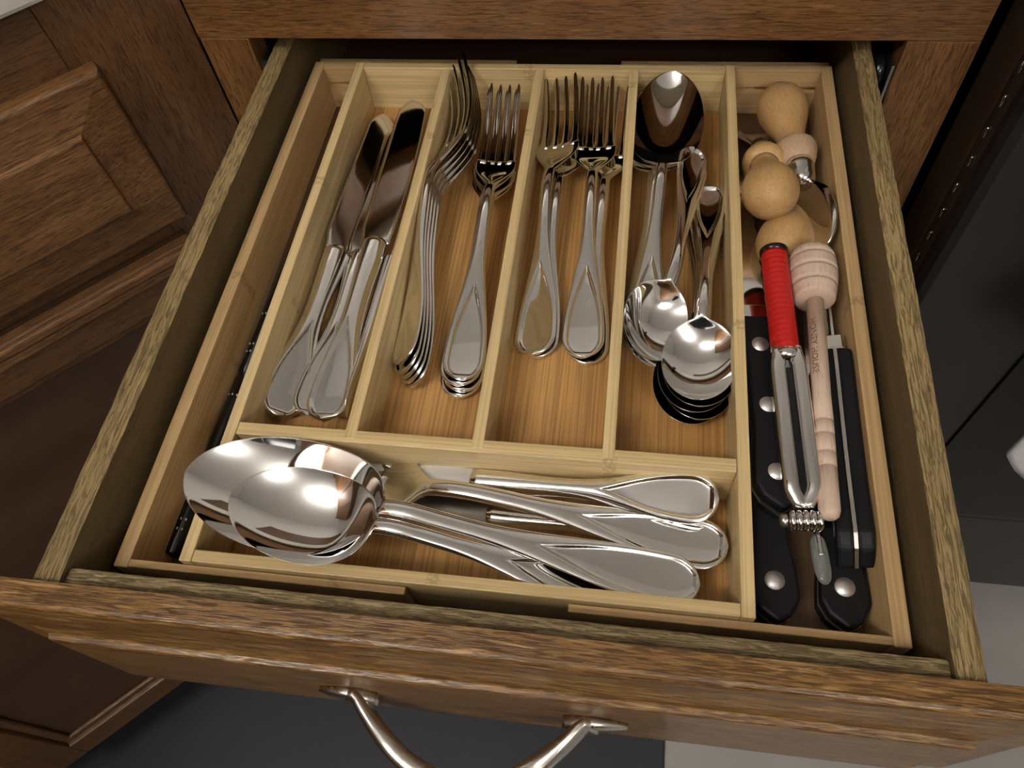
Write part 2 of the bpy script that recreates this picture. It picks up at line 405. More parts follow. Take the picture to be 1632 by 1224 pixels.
# unseen dark panel on the back wall, added so the knife blades reflect dark
bs = tag(MB().box((-1.085, 0.890, 0.1255), (0.3720, 0.9095, 0.70), 0.002).build('reflection_panel', M['oak_dark_x']), 'unseen dark wooden panel added behind the countertop for dark blade reflections', 'reflection_panel')
def added_wall_cabinet(x0, x1, y0, y1, z0, z1, n, label):
    t = thing('added_wall_cabinet', label, 'cabinet', ((x0 + x1) / 2, (y0 + y1) / 2, z0))
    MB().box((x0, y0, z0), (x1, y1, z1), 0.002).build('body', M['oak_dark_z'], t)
    w = (y1 - y0) / n
    for i in range(n):
        MB().box((x1 + 0.0003, y0 + i * w + 0.010, z0 + 0.012), (x1 + 0.018, y0 + (i + 1) * w - 0.010, z1 - 0.012), 0.005).build('door', M['oak_z'], t)
added_wall_cabinet(-1.095, -0.78, -1.9, 0.30, 0.57, 1.38, 5, 'unseen row of oak wall cabinets added on the left for brown reflections')  # unseen cabinets, added to give the steel brown reflections and contrast
pc = thing('added_dark_cabinet', 'unseen tall dark cabinet added behind the camera for dark reflections', 'cabinet', (0.3, -2.3, FLOOR))  # unseen, added behind the camera to darken reflections in the steel
MB().box((-0.5, -2.59, FLOOR), (1.3, -2.0, 1.2), 0.002).build('body', M['oak_dark_z'], pc)
for i in range(3):
    MB().box((-0.49 + 0.6 * i, -1.998, -0.74), (0.09 + 0.6 * i, -1.98, 1.18), 0.004).build('door', M['oak_z'], pc)

rf = thing('dark_reflection_block', 'unseen tall black fridge shape added as a dark block for cutlery reflections', 'dark_reflection_block', (-0.1, -1.5, FLOOR))  # unseen black block added as a dark shape for the cutlery to mirror
MB().box((-0.46, -1.95, FLOOR + 0.03), (0.42, -1.36, 1.02), 0.006).build('body', M['gloss_black'], rf)
for a, b in ((-0.455, -0.025), (-0.015, 0.415)):
    dq = MB().box((a, -1.355, FLOOR + 0.05), (b, -1.30, 1.015), 0.012).build('door', M['gloss_black'], rf)
    xh = b - 0.04 if a < -0.1 else a + 0.04
    sub(MB().tube([(xh, -1.298, -0.35), (xh, -1.26, -0.33), (xh, -1.26, 0.53), (xh, -1.298, 0.55)], 0.010), 'handle', M['brushed'], dq)
MB().box((-0.40, -1.90, FLOOR), (0.36, -1.42, FLOOR + 0.029)).build('plinth', M['gloss_black'], rf)

# ------------------------------------------------------------------ floor mat
tag(MB().box((-0.62, -0.75, FLOOR + 0.0005), (0.275, 0.372, FLOOR + 0.009), 0.003).build('floor_mat', M['mat']), 'dark slate grey mat on the floor under the drawer', 'mat')

# ------------------------------------------------------------------ range on the right
rg = thing('kitchen_range', 'dark stainless range beside the right stile', 'range', (0.76, 0.60, FLOOR))
RX0, RX1, RY = 0.3790, 1.135, 0.2688
MB().box((RX0 + 0.012, 0.330, -0.74), (RX1 - 0.012, 0.90, 0.118), 0.003).build('body', M['gloss_black'], rg)
MB().box((RX0, 0.2935, -0.38), (RX0 + 0.0115, 0.329, 0.118), 0.001).build('side_trim', M['range_side'], rg)
door_r = MB().prism([(RX0, 0.2930), (RX0, RY + 0.010), (RX0 + 0.0012, RY + 0.0055), (RX0 + 0.004, RY + 0.002), (RX0 + 0.009, RY), (RX1 - 0.009, RY), (RX1, RY + 0.009), (RX1, 0.2930)], 'z', -0.486, 0.075, 0.0).build('oven_door', M['range'], rg)
gw = MB().box((0.4780, RY - 0.0022, -0.476), (1.04, RY - 0.0002, -0.03), 0.0006)
sub(gw, 'window_glass', M['glass_black'], door_r)
for i in range(16):
    z = 0.060 - i * 0.021
    h = MB().lathe([(RX0 - 0.0012, 0.0), (RX0 - 0.0012, 0.0022), (RX0 - 0.0002, 0.0030)], 12)
    h.v = [(p[0], RY + 0.0175 + p[1] * 0.55, z + p[2] * 1.5) for p in h.v]
    sub(h, 'vent', M['chrome'], door_r)
hb = MB().tube([(0.43, RY - 0.045, -0.005), (1.10, RY - 0.045, -0.005)], 0.011).tube([(0.45, RY - 0.040, -0.005), (0.45, RY - 0.0005, -0.005)], 0.008).tube([(1.08, RY - 0.040, -0.005), (1.08, RY - 0.0005, -0.005)], 0.008)
sub(hb, 'handle', M['brushed'], door_r)
MB().box((RX0 + 0.002, RY + 0.004, -0.604), (RX1 - 0.002, 0.329, -0.494), 0.004).build('storage_drawer', M['range'], rg)
MB().box((RX0 + 0.002, RY + 0.012, -0.722), (RX1 - 0.002, 0.329, -0.612), 0.006).build('base_panel', M['range'], rg)
MB().box((RX0 + 0.02, RY + 0.06, FLOOR), (RX1 - 0.02, 0.88, -0.741)).build('plinth', M['gloss_black'], rg)
MB().box((RX0, 0.24, 0.080), (RX1, 0.33, 0.117), 0.006).build('control_panel', M['range'], rg) if False else None

# towel over the oven handle
tw = MB(); vs = []; fs = []; nx, nz = 46, 30
for side in (0, 1):
    base = len(vs)
    for j in range(nz + 1):
        for i in range(nx + 1):
            u = i / nx; v = j / nz
            low = -0.198 - 0.060 * math.sin(u * 2.6 + 0.1) - 0.026 * abs(math.sin(u * 8.0 + 0.5))
            z = 0.0075 + (low - 0.0075) * v
            fold = 0.010 * math.sin(u * 26 + 0.8) * (0.25 + v) + 0.006 * math.sin(u * 47 + v * 3)
            x = 0.490 + 0.19 * u - 0.018 * v * (1 - u) + 0.008 * math.sin(v * 5 + u * 8) * v
            y = RY - 0.0600 - 0.016 * v + fold * 0.8 - (0.004 if side else 0)
            vs.append((x, y, z))
    for j in range(nz):
        for i in range(nx):
            a = base + j * (nx + 1) + i; q = (a, a + 1, a + nx + 2, a + nx + 1)
            fs.append(q if side else q[::-1])
off = (nx + 1) * (nz + 1)
bd = [i for i in range(nx + 1)] + [j * (nx + 1) + nx for j in range(1, nz + 1)] + [nz * (nx + 1) + i for i in range(nx - 1, -1, -1)] + [j * (nx + 1) for j in range(nz - 1, 0, -1)]
for i in range(len(bd)):
    a, b = bd[i], bd[(i + 1) % len(bd)]; fs.append((a, b, b + off, a + off))
tw.add(vs, fs, True)
tag(tw.build('dish_towel', M['cloth']), 'white crumpled dish towel hanging on the range door', 'towel')

# ------------------------------------------------------------------ drawer
dr = thing('drawer', 'open oak drawer with rough worn edges holding the cutlery tray', 'drawer', (0.14, 0.10, -0.052))
ZT = 0.020
def rough_board(a, b, axis, amp=0.0004, seed=1):
    """board whose top edge is slightly chewed"""
    rnd = random.Random(seed); n = 90; m = 8
    a = Vector(a); b = Vector(b); i = 'xyz'.index(axis); c = 1 - i
    vs = []; fs = []; rings = []
    for k in range(n + 1):
        t = k / n; L = a[i] + (b[i] - a[i]) * t; ring = []
        sec = [(a[c], a.z), (b[c], a.z), (b[c], b.z - 0.0012)]
        for j in range(m):
            u = j / (m - 1); q = b[c] + (a[c] - b[c]) * u
            e = min(u, 1 - u)
            sec.append((q, b.z - (0.0007 if e < 0.02 else 0.0) + rnd.uniform(-amp, amp)))
        sec.append((a[c], b.z - 0.0012))
        for q, z in sec:
            p = [0, 0, z]; p[i] = L; p[c] = q + rnd.uniform(-amp, amp) * 0.4; ring.append(tuple(p))
        rings.append(ring)
    return MB().loft(rings, True, False)
def worn_top(o, m):
    o.data.materials.append(M[m])
    for p in o.data.polygons:
        if p.normal.z > 0.6: p.material_index = 1
    return o
worn_top(rough_board((-0.0470, -0.0203, -0.052), (-0.0355, 0.47, ZT), 'y', 0.00035, 3).build('side_board', M['side_y'], dr), 'raw_y')
worn_top(rough_board((0.3053, -0.0203, -0.052), (0.3157, 0.47, ZT), 'y', 0.00035, 4).build('side_board', M['side_y'], dr), 'raw_y')
worn_top(rough_board((-0.0353, -0.0203, -0.052), (0.3051, -0.0122, 0.0160), 'x', 0.0003, 5).build('front_board', M['side_x'], dr), 'raw_x')
worn_top(rough_board((-0.0353, 0.458, -0.052), (0.3051, 0.468, ZT - 0.004), 'x', 0.0003, 6).build('back_board', M['side_x'], dr), 'raw_x')
MB().box((-0.0353, -0.0120, -0.0450), (0.3051, 0.457, -0.0398)).build('bottom_panel', M['ply'], dr)
fr = raised_front(-0.0720, 0.3440, -0.1000, 0.0240, 0.0175, 0.027, -0.0206, -1.0).build('drawer_front', M['oak_front'], dr)
for s, x0, x1 in ((-1, -0.0485, -0.0471), (1, 0.3158, 0.3178)):
    MB().box((x0, 0.02, -0.05), (x1, 0.46, -0.036)).build('slide_rail', M['slide'], dr)

# bow pull on the drawer front
hx0, hx1, hy, hz = 0.0795, 0.1795, -0.0381, -0.040
rings = []
K = 56
for k in range(K + 1):
    t = k / K; q = 2 * t - 1
    ext = 0.0050
    x = (hx0 + hx1) / 2 + q * ((hx1 - hx0) / 2 + ext)
    aq = abs(x - (hx0 + hx1) / 2) / ((hx1 - hx0) / 2 + ext)
    arch = max(0.0, 1 - (aq / 0.88) ** 2.1)
    y = hy - 0.0026 - 0.0280 * arch
    foot = max(0.0, (aq - 0.55) / 0.45)
    hw = 0.0048 + 0.0062 * math.sin(math.pi * min(1, foot * 1.15) * 0.60) ** 1.3 if aq < 0.93 else 0.0098 * max(0.0, (1 - aq) / 0.07) ** 0.6 + 0.0012
    th = 0.0042 - 0.0016 * foot
    d = Vector((1, 0, 0))
    dx = 1e-3
    def yy(xx):
        a2 = abs(xx - (hx0 + hx1) / 2) / ((hx1 - hx0) / 2 + ext); return hy - 0.0026 - 0.0280 * max(0.0, 1 - (a2 / 0.88) ** 2.1)
    tx = Vector((2 * dx, yy(x + dx) - yy(x - dx), 0)).normalized(); nv = Vector((-tx.y, tx.x, 0))
    ring = []
    for j in range(20):
        a = 2 * math.pi * j / 20; cs, sn = math.cos(a), math.sin(a)
        cs = math.copysign(abs(cs) ** 0.7, cs); sn = math.copysign(abs(sn) ** 0.8, sn)
        p = Vector((x, y, hz)) + nv * (sn * th) + Vector((0, 0, 1)) * (cs * hw)
        p.y = min(p.y, hy)
        ring.append(tuple(p))
    rings.append(ring)
pull = MB().loft(rings)
for sg, xc in ((-1, hx0), (1, hx1)):
    rr = []
    for k in range(25):
        q = k / 24; x = xc + sg * (-0.010 + 0.027 * q)
        w = 0.0092 * math.sin(math.pi * min(1.0, 0.12 + q * 0.86)) ** 0.7 + 0.0006
        d = 0.0052 * (1 - 0.55 * q) * math.sin(math.pi * min(1, 0.15 + 0.8 * q)) ** 0.35 + 0.0006
        rr.append([(x, hy - (d if a in (0, 1, 2, 3, 4) else 0.0) * (1.0 if a in (1, 2, 3) else 0.72), hz + z * w) for a, z in ((0, -1), (1, -0.8), (2, 0), (3, 0.8), (4, 1), (5, 1), (6, -1))])
    pull.loft(rr)
sub(pull, 'pull_handle', M['nickel'], fr)

# ------------------------------------------------------------------ bamboo cutlery tray
TW, TD, TT, TH = 0.2426, 0.34, 0.0056, 0.0316
tr = thing('cutlery_tray', 'expandable pale bamboo cutlery tray filling the drawer', 'tray', (TW / 2, TD / 2, -0.0395))
B = 0.0005
MB().box((0, 0, -0.0362), (TT, TD, 0), B).build('side_wall', M['bam_y'], tr)
MB().box((TW - TT, 0, -0.0362), (TW, TD, 0), B).build('side_wall', M['bam_y'], tr)
MB().box((TT + 0.0001, 0.0002, -0.0362), (TW - TT - 0.0001, TT, -0.0002), B).build('end_wall', M['bam_x'], tr)
MB().box((TT + 0.0001, TD - TT, -0.0362), (TW - TT - 0.0001, TD - 0.0002, -0.0002), B).build('end_wall', M['bam_x'], tr)
MB().box((TT + 0.0001, 0.0628, -TH), (TW - TT - 0.0001, 0.0693, -0.0003), B).build('cross_divider', M['bam_x'], tr)
for x in (0.0585, 0.1190, 0.1784):
    MB().box((x, 0.0645, -TH), (x + TT, TD - TT - 0.0001, -0.0001), B).build('divider', M['bam_y'], tr)
MB().box((TT, TT, -0.0360), (TW - TT, TD - TT, -TH)).build('base_panel', M['bam_floor'], tr)
MB().box((0.1085, 0.3403, -0.0362), (0.1700, 0.3540, -0.0105), 0.0004).build('back_tab', M['bam_x'], tr)
WZ, WB = -0.0040, -0.0395
def grooved(y0, y1, x0, x1, face):
    """long runner board with a slot cut along its inner face"""
    g0, g1, dp = -0.0200, -0.0160, 0.0030
    if face > 0: P = [(y0, WB), (y1, WB), (y1, g0), (y1 - dp, g0), (y1 - dp, g1), (y1, g1), (y1, WZ), (y0, WZ)]
    else: P = [(y1, WB), (y1, WZ), (y0, WZ), (y0, g1), (y0 + dp, g1), (y0 + dp, g0), (y0, g0), (y0, WB)]
    return MB().prism(P, 'x', x0, x1, 0.0002)
for xs, xw0, xw1, xe, f0, bk in ((-1, -0.0312, -0.0244, -0.0312, 0.1008, 0.1040), (1, 0.2945, 0.3013, 0.3013, 0.1691, 0.1726)):
    ya, yb = -0.0042, 0.3455
    fl = (xw1 if xs < 0 else f0 + 0.004, xw0 if xs > 0 else f0 - 0.004)
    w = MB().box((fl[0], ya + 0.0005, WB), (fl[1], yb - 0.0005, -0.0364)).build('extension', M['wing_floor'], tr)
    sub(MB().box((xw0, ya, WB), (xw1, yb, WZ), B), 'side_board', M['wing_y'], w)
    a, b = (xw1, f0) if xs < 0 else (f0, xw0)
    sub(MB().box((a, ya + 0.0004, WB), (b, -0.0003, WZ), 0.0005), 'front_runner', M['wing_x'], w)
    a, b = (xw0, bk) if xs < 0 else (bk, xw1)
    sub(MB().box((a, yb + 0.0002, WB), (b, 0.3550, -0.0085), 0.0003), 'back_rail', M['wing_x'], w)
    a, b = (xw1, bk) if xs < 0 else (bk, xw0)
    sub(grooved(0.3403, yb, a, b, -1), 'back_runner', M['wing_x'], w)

# ------------------------------------------------------------------ flatware
def spline(ctrl):
    xs = np.array([c[0] for c in ctrl]); ys = np.array([c[1] for c in ctrl]); n = len(xs)
    A = np.zeros((n, n)); b = np.zeros(n); h = np.diff(xs)
    A[0, 0] = A[-1, -1] = 1
    for i in range(1, n - 1):
        A[i, i - 1] = h[i - 1]; A[i, i] = 2 * (h[i - 1] + h[i]); A[i, i + 1] = h[i]
        b[i] = 6 * ((ys[i + 1] - ys[i]) / h[i] - (ys[i] - ys[i - 1]) / h[i - 1])
    m2 = np.linalg.solve(A, b)
    def f(x):
        i = int(min(max(np.searchsorted(xs, x) - 1, 0), n - 2)); d = x - xs[i]
        return float(ys[i] + d * ((ys[i + 1] - ys[i]) / h[i] - h[i] * (2 * m2[i] + m2[i + 1]) / 6 + d * (m2[i] / 2 + d * (m2[i + 1] - m2[i]) / (6 * h[i]))))
    return f
def ss(a, b, x):
    t = min(1.0, max(0.0, (x - a) / (b - a))); return t * t * (3 - 2 * t)

def make_parts(rings, cuts, names, extra, mat_of):
    """loft rings into one smooth surface, then cut it at ring indices into named parts that keep the joint normals"""
    m = len(rings[0]); V = [p for r in rings for p in r]; F = []; part = []
    for i in range(len(rings) - 1):
        pid = sum(1 for c in cuts if i >= c)
        for j in range(m):
            k = (j + 1) % m
            F.append((i * m + j, i * m + k, (i + 1) * m + k, (i + 1) * m + j)); part.append(pid)
    F.append(tuple(range(m))[::-1]); part.append(0)
    F.append(tuple((len(rings) - 1) * m + j for j in range(m))); part.append(len(cuts))
    me = bpy.data.meshes.new('tmp'); me.from_pydata(V, [], F); me.update()
    bm = bmesh.new(); bm.from_mesh(me); bmesh.ops.recalc_face_normals(bm, faces=bm.faces[:])
    for q in bm.faces: q.smooth = True
    bm.to_mesh(me); bm.free(); me.update()
    nrm = [v.normal.copy() for v in me.vertices]; polys = [tuple(p.vertices) for p in me.polygons]
    out = []
    for pid in range(len(cuts) + 1):
        used = {}; fs = []; vs = []; ns = []
        for q, pp in zip(polys, part):
            if pp != pid: continue
            idx = []
            for i in q:
                if i not in used: used[i] = len(vs); vs.append(V[i]); ns.append(nrm[i])
                idx.append(used[i])
            fs.append(idx)
        d = bpy.data.meshes.new(names[pid]); d.from_pydata(vs, [], fs)
        d.polygons.foreach_set('use_smooth', [True] * len(fs)); d.materials.append(mat_of(names[pid])); d.update()
        d.normals_split_custom_set_from_vertices(ns)
        out.append((names[pid], d))
    bpy.data.meshes.remove(me)
    for nm, mb in extra: out.append((nm, mb.mesh(nm, mat_of(nm))))
    return out

NV = 45
VV = [math.sin(math.pi / 2 * (-1 + 2 * j / (NV - 1))) for j in range(NV)]
def plate_ring(s, w, zc, t, top=None, bot=None, dish=None):
    """one closed cross-section: top side left to right, bottom side back; rounded rim"""
    ring = []
    for v in VV:
        e = max(0.0, 1 - abs(v) ** 6) ** 0.5
        z = zc + (dish(v) if dish else 0.0) + t / 2 * e + (top(v) * e if top else 0.0)
        ring.append((s, v * w, z))
    for v in VV[-2:0:-1]:
        e = max(0.0, 1 - abs(v) ** 6) ** 0.5
        z = zc + (dish(v) if dish else 0.0) - t / 2 * e - (bot(v) * e if bot else 0.0)
        ring.append((s, v * w, z))
    return ring
def handle_w(s, hw, wn, Lh, rcap=1.05):
    r = hw * rcap
    body = wn + (hw - wn) * (1 - ss(0.10 * Lh, 0.72 * Lh, s)) ** 1.15
    if s < r: body *= math.sqrt(max(0.0, 1 - ((r - s) / r) ** 2))
    return max(body, 0.0002)
def teardrop(s, w, Lh, border=0.0026, reach=0.62, deep=0.0013):
    sp = reach * Lh
    bd = border + 0.0060 * ss(0.25 * sp, sp, s) ** 1.6
    p = w - bd
    if s < border: p = -1
    def f(v):
        x = abs(v) * w; crown = 0.0009 * (1 - v * v) * (0.35 + ss(0.3 * sp, sp * 1.1, s))
        return crown - deep * ss(-0.0009, 0.0011, p - x) - (0.0007 * (1 - (x / p) ** 2) * ss(0.001, 0.004, p) if p > x else 0.0)
    return f
def fine(a, b, n, e0=0, e1=0):
    """n+1 stations a..b; e=1 packs them towards that end"""
    out = []
    for i in range(n + 1):
        t = i / n
        if e0 and e1: t = (1 - math.cos(math.pi * t)) / 2
        elif e0: t = 1 - math.cos(math.pi / 2 * t)
        elif e1: t = math.sin(math.pi / 2 * t)
        out.append(a + (b - a) * t)
    return out

def spoon_parts(L, Lb, Wb, depth, hw, wn, th=0.0024, arch=1.0, mat='steel'):
    Lh = L - Lb
    zc = spline([(0, 0.0016), (0.10 * L, 0.0022), (0.30 * L, 0.0075 * arch), (0.50 * L, 0.0140 * arch), (Lh - 0.06 * L, 0.0155 * arch), (Lh + 0.03 * L, 0.0105 * arch + 0.001), (Lh + 0.45 * Lb, 0.0095), (L, 0.0115)])
    st = fine(0, 0.12 * Lh, 14, 1, 0)[:-1] + fine(0.12 * Lh, Lh - 0.05 * Lb, 90)[:-1] + fine(Lh - 0.05 * Lb, Lh + 0.35 * Lb, 22)[:-1] + fine(Lh + 0.35 * Lb, L, 30, 0, 1)
    rings = []; cut = 0
    for i, s in enumerate(st):
        wh = handle_w(s, hw, wn, Lh)
        b = (s - (Lh - 0.06 * Lb)) / (1.06 * Lb)
        if b > 0:
            q_ = 2 * min(1.0, b) ** 0.90 - 1; wb = Wb * max(0.0, 1 - abs(q_) ** 2.15) ** 0.52
            nk = wn * (1 - ss(0.10, 0.45, b))
            w = max(0.0003, (wb ** 3 + nk ** 3) ** (1 / 3)) if b < 0.5 else max(wb, 0.0003)
            dz = depth * max(0.0, 1 - abs(q_) ** 2.2) ** 0.9
            t = th + (0.0012 - th) * ss(0.0, 0.25, b)
            tp = teardrop(s, wh, Lh) if b < 0.05 else (lambda v, k=(1 - ss(0.05, 0.30, b)): 0.0009 * (1 - v * v) * k)
            if not cut and b > 0.06: cut = i
            rings.append(plate_ring(s, w, zc(s), t, tp, None, lambda v, q=dz: -q * (1 - v * v) ** 0.92))
        else:
            rings.append(plate_ring(s, wh, zc(s), th * (0.8 + 0.35 * ss(0.2 * Lh, Lh, s)), teardrop(s, wh, Lh)))
    return make_parts(rings, [cut], ['handle', 'bowl'], [], lambda n: M[mat]), L

def fork_parts(L, Lt, Wh, hw, wn, n=4, th=0.0024, tip=0.017, mat='steel', gap=0.36):
    Lhead = Lt + 0.030; Lh = L - Lhead
    zc = spline([(0, 0.0016), (0.10 * L, 0.0022), (0.30 * L, 0.0085), (0.48 * L, 0.0145), (Lh - 0.02 * L, 0.0150), (Lh + 0.09 * L, 0.0075), (Lh + 0.17 * L, 0.0052), (L - 0.45 * Lt, 0.0085), (L, tip)])
    root = L - Lt
    st = fine(0, 0.12 * Lh, 14, 1, 0)[:-1] + fine(0.12 * Lh, Lh, 90)[:-1] + fine(Lh, root, 22)
    rings = []; cut = 0
    for i, s in enumerate(st):
        wh = handle_w(s, hw, wn, Lh)
        b = (s - Lh) / (root - Lh)
        w = wh if b <= 0 else wn + (Wh - wn) * (ss(0.0, 0.80, b) ** 0.9)
        if b > 0.02 and not cut: cut = i
        k = 1 - ss(0.0, 0.5, b)
        t = th * (0.8 + 0.35 * ss(0.2 * Lh, Lh, s)) if b <= 0 else th * 1.15 + (0.0019 - th * 1.15) * ss(0, 0.6, b)
        tp = teardrop(s, wh, Lh) if b <= 0.0 else (lambda v, k=k: 0.0009 * (1 - v * v) * k)
        rings.append(plate_ring(s, w, zc(s), t, tp, None, lambda v, q=0.0018 * ss(0.1, 0.9, b): q * v * v))
    extra = []
    pitch = 2 * Wh / n
    for q in range(n):
        yc = -Wh + pitch * (q + 0.5); rr = []
        if True:
            off = yc * 0.97
        for s in fine(root - 0.0035, L, 22, 0, 1):
            u = max(0.0, (s - root) / Lt)
            hwid = pitch * 0.5 * (1 - gap) * (1 - 0.42 * u)
            if s < root: hwid = pitch * 0.5
            elif u < 0.09: hwid += pitch * 0.5 * gap * (1 - math.sqrt(max(0, 1 - (1 - u / 0.09) ** 2)))
            if u > 0.93: hwid *= math.sqrt(max(0.02, 1 - ((u - 0.93) / 0.07) ** 2))
            tt = 0.00095 * (1 - 0.35 * u)
            yo = off * (1 - 0.02 * u); z0 = zc(s) + 0.0018 * (yo / Wh) ** 2
            rr.append([(s, yo + hwid * a, z0 + tt * c) for a, c in ((-1, -0.45), (-1, 0.45), (-0.62, 1), (0, 1), (0.62, 1), (1, 0.45), (1, -0.45), (0.62, -1), (0, -1), (-0.62, -1))])
        extra.append(('tine', MB().loft(rr)))
    return make_parts(rings, [cut], ['handle', 'head'], extra, lambda n_: M[mat]), L

def knife_parts(L, Lh, hw, wn, wblade, tk=0.0040, bolster=0.0078, mat='steel', bmat='blade', brushed=False):
    st = fine(0, 0.14 * Lh, 14, 1, 0)[:-1] + fine(0.14 * Lh, Lh * 0.97, 90)[:-1] + fine(Lh * 0.97, Lh, 6)
    rings = []
    for s in st:
        r = hw * 1.05
        w = wn + (hw - wn) * (1 - ss(0.10 * Lh, 0.60 * Lh, s)) ** 1.1 + (bolster - wn) * ss(0.62 * Lh, 0.96 * Lh, s)
        if s < r: w *= math.sqrt(max(0.0, 1 - ((r - s) / r) ** 2))
        w = max(w, 0.0002)
        if s > 0.97 * Lh: w *= 1 - 0.25 * ((s - 0.97 * Lh) / (0.03 * Lh)) ** 2
        t = tk * (0.55 + 0.45 * ss(0, 0.5 * Lh, s)) * (1 - 0.35 * ss(0.97 * Lh, Lh, s))
        if s < r: t *= 0.75 + 0.25 * s / r
        sp = teardrop(s, w, Lh, 0.0026, 0.64, 0.0016)
        rings.append(plate_ring(s, w, 0.0, t, lambda v, f=sp, t=t: f(v) + t * 0.62 * (1 - v * v), lambda v, t=t: t * 0.62 * (1 - v * v)))
    rb = []
    for s in fine(Lh - 0.003, Lh + 0.02, 6)[:-1] + fine(Lh + 0.02, L, 34, 0, 1):
        u = max(0.0, (s - Lh) / (L - Lh))
        yu = wblade * (0.80 + 0.20 * ss(0, 0.1, u)); yl = -wblade * (0.72 + 0.36 * math.sin(math.pi * min(1, u * 0.9 + 0.1)) ** 0.8)
        if u > 0.88:
            q = (u - 0.88) / 0.12; yu = yu * (1 - 0.55 * q ** 2.4) - 0.0010 * q; yl = yl * math.sqrt(max(0.0, 1 - q ** 2.6)) + (yu - 0.0003) * (1 - math.sqrt(max(0.0, 1 - q ** 2.6)))
        th = 0.0011 * (1 - 0.35 * u)
        yy = [yl + (yu - yl) * k / 8 for k in range(9)]
        tt = [0.12, 0.45, 0.7, 0.9, 1, 1, 1, 0.95, 0.7]
        rb.append([(s, y, th * k) for y, k in zip(yy, tt)] + [(s, y, -th * k) for y, k in zip(yy[::-1], tt[::-1])])
    bl = MB().loft(rb)
    return make_parts(rings, [], ['handle'], [('blade', bl)], lambda n_: M[bmat] if n_ == 'blade' else M[mat]), L

PROTO = {}
PROTO['dinner_knife'] = knife_parts(0.238, 0.117, 0.0115, 0.0062, 0.0104)
PROTO['dinner_fork'] = fork_parts(0.215, 0.056, 0.0125, 0.0112, 0.0034, tip=0.020)
PROTO['salad_fork'] = fork_parts(0.197, 0.048, 0.0130, 0.0112, 0.0034, tip=0.018)
PROTO['table_spoon'] = spoon_parts(0.200, 0.076, 0.0222, 0.0125, 0.0112, 0.0034)
PROTO['tea_spoon'] = spoon_parts(0.155, 0.0440, 0.0182, 0.0078, 0.0092, 0.0030)
PROTO['serving_spoon'] = spoon_parts(0.237, 0.090, 0.0280, 0.0150, 0.0125, 0.0042, arch=1.1)
PROTO['sugar_spoon'] = spoon_parts(0.172, 0.060, 0.0215, 0.0100, 0.0110, 0.0036)
PROTO['serving_fork'] = fork_parts(0.215, 0.045, 0.0190, 0.0125, 0.0042, n=4, tip=0.012, gap=0.25)
PROTO['butter_knife'] = knife_parts(0.172, 0.112, 0.0115, 0.0045, 0.0082, 0.0024, 0.0060, bmat='brushed')

TIPZ = {'dinner_fork': 0.018, 'salad_fork': 0.016, 'table_spoon': 0.010, 'tea_spoon': 0.010, 'serving_spoon': 0.010, 'sugar_spoon': 0.010, 'serving_fork': 0.010}
def frame_of(E, T, roll):
    E = Vector(E); T = Vector(T); x = (T - E).normalized()
    z = Vector((0, 0, 1)); z = (z - x * z.dot(x)).normalized(); y = z.cross(x)
    z2 = z * math.cos(roll) + x.cross(z) * math.sin(roll); y2 = z2.cross(x)
    return Matrix(((x.x, y2.x, z2.x, E.x), (x.y, y2.y, z2.y, E.y), (x.z, y2.z, z2.z, E.z), (0, 0, 0, 1)))
def lay(kind, E, T, roll, label, cat, group=None, shift=(0, 0, 0), fit=True, name=None):
    """E: handle end, T: tip; roll in degrees about the long axis"""
    parts, L = PROTO[kind]
    dz = TIPZ.get(kind, 0.0)
    m = frame_of(E, T, R(roll))
    Lr = math.hypot(L, dz)
    sc = ((Vector(T) - Vector(E)).length / Lr) if fit else 1.0
    m = m @ Matrix.Translation(shift) @ Matrix.Rotation(math.atan2(dz, L), 4, 'Y') @ Matrix.Scale(sc, 4)
    e = thing(name or kind, label, cat, (0, 0, 0), group); e.matrix_world = m
    for nm, d in parts: link(bpy.data.objects.new(nm, d), e)
    return e

# --- knives
G = 'dinner knives in the tray'
lay('dinner_knife', (0.01146, 0.08494, -0.02250), (0.02092, 0.31784, -0.02550), 32, 'dinner knife nearest the left wall of the knife compartment, dark handle end', 'knife', G)
lay('dinner_knife', (0.02562, 0.08888, -0.02750), (0.03243, 0.31675, -0.02950), 12, 'dinner knife lying underneath the other knives, mostly hidden', 'knife', G)
lay('dinner_knife', (0.03966, 0.08082, -0.01500), (0.04076, 0.32277, -0.01600), -6, 'topmost dinner knife with a broad dark mirror blade', 'knife', G)
lay('dinner_knife', (0.04807, 0.08528, -0.02050), (0.05492, 0.30113, -0.02050), -78, 'dinner knife standing on edge against the divider beside the forks', 'knife', G)

# --- dinner forks: a leaning stack on the left, a flat stack on the right
G = 'dinner forks leaning in a stack'
lab = ['leftmost dinner fork of the leaning stack, broad handle face showing', 'second dinner fork in the leaning stack', 'third dinner fork in the leaning stack', 'fourth dinner fork in the leaning stack, its edge bright', 'rightmost dinner fork of the leaning stack']
for i in range(5):
    lay('dinner_fork', (0.07286, 0.11485, -0.01800), (0.06905, 0.33426, 0.00050), -44, lab[i], 'fork', G, (-0.0016 * i + (0.003 if i == 0 else 0), 0.0004 * i, -0.0025 * i), True)
G = 'dinner forks in a flat stack'
lab = ['top dinner fork of the flat stack with a bright teardrop handle', 'second dinner fork in the flat stack', 'third dinner fork in the flat stack', 'bottom dinner fork of the flat stack lying on the tray floor']
for i in range(4):
    lay('dinner_fork', (0.10383, 0.11246, -0.02150), (0.10116, 0.32224, -0.00500), 2, lab[i], 'fork', G, (-0.0022 * i, 0.0016 * (i % 2), -0.0026 * i), True)
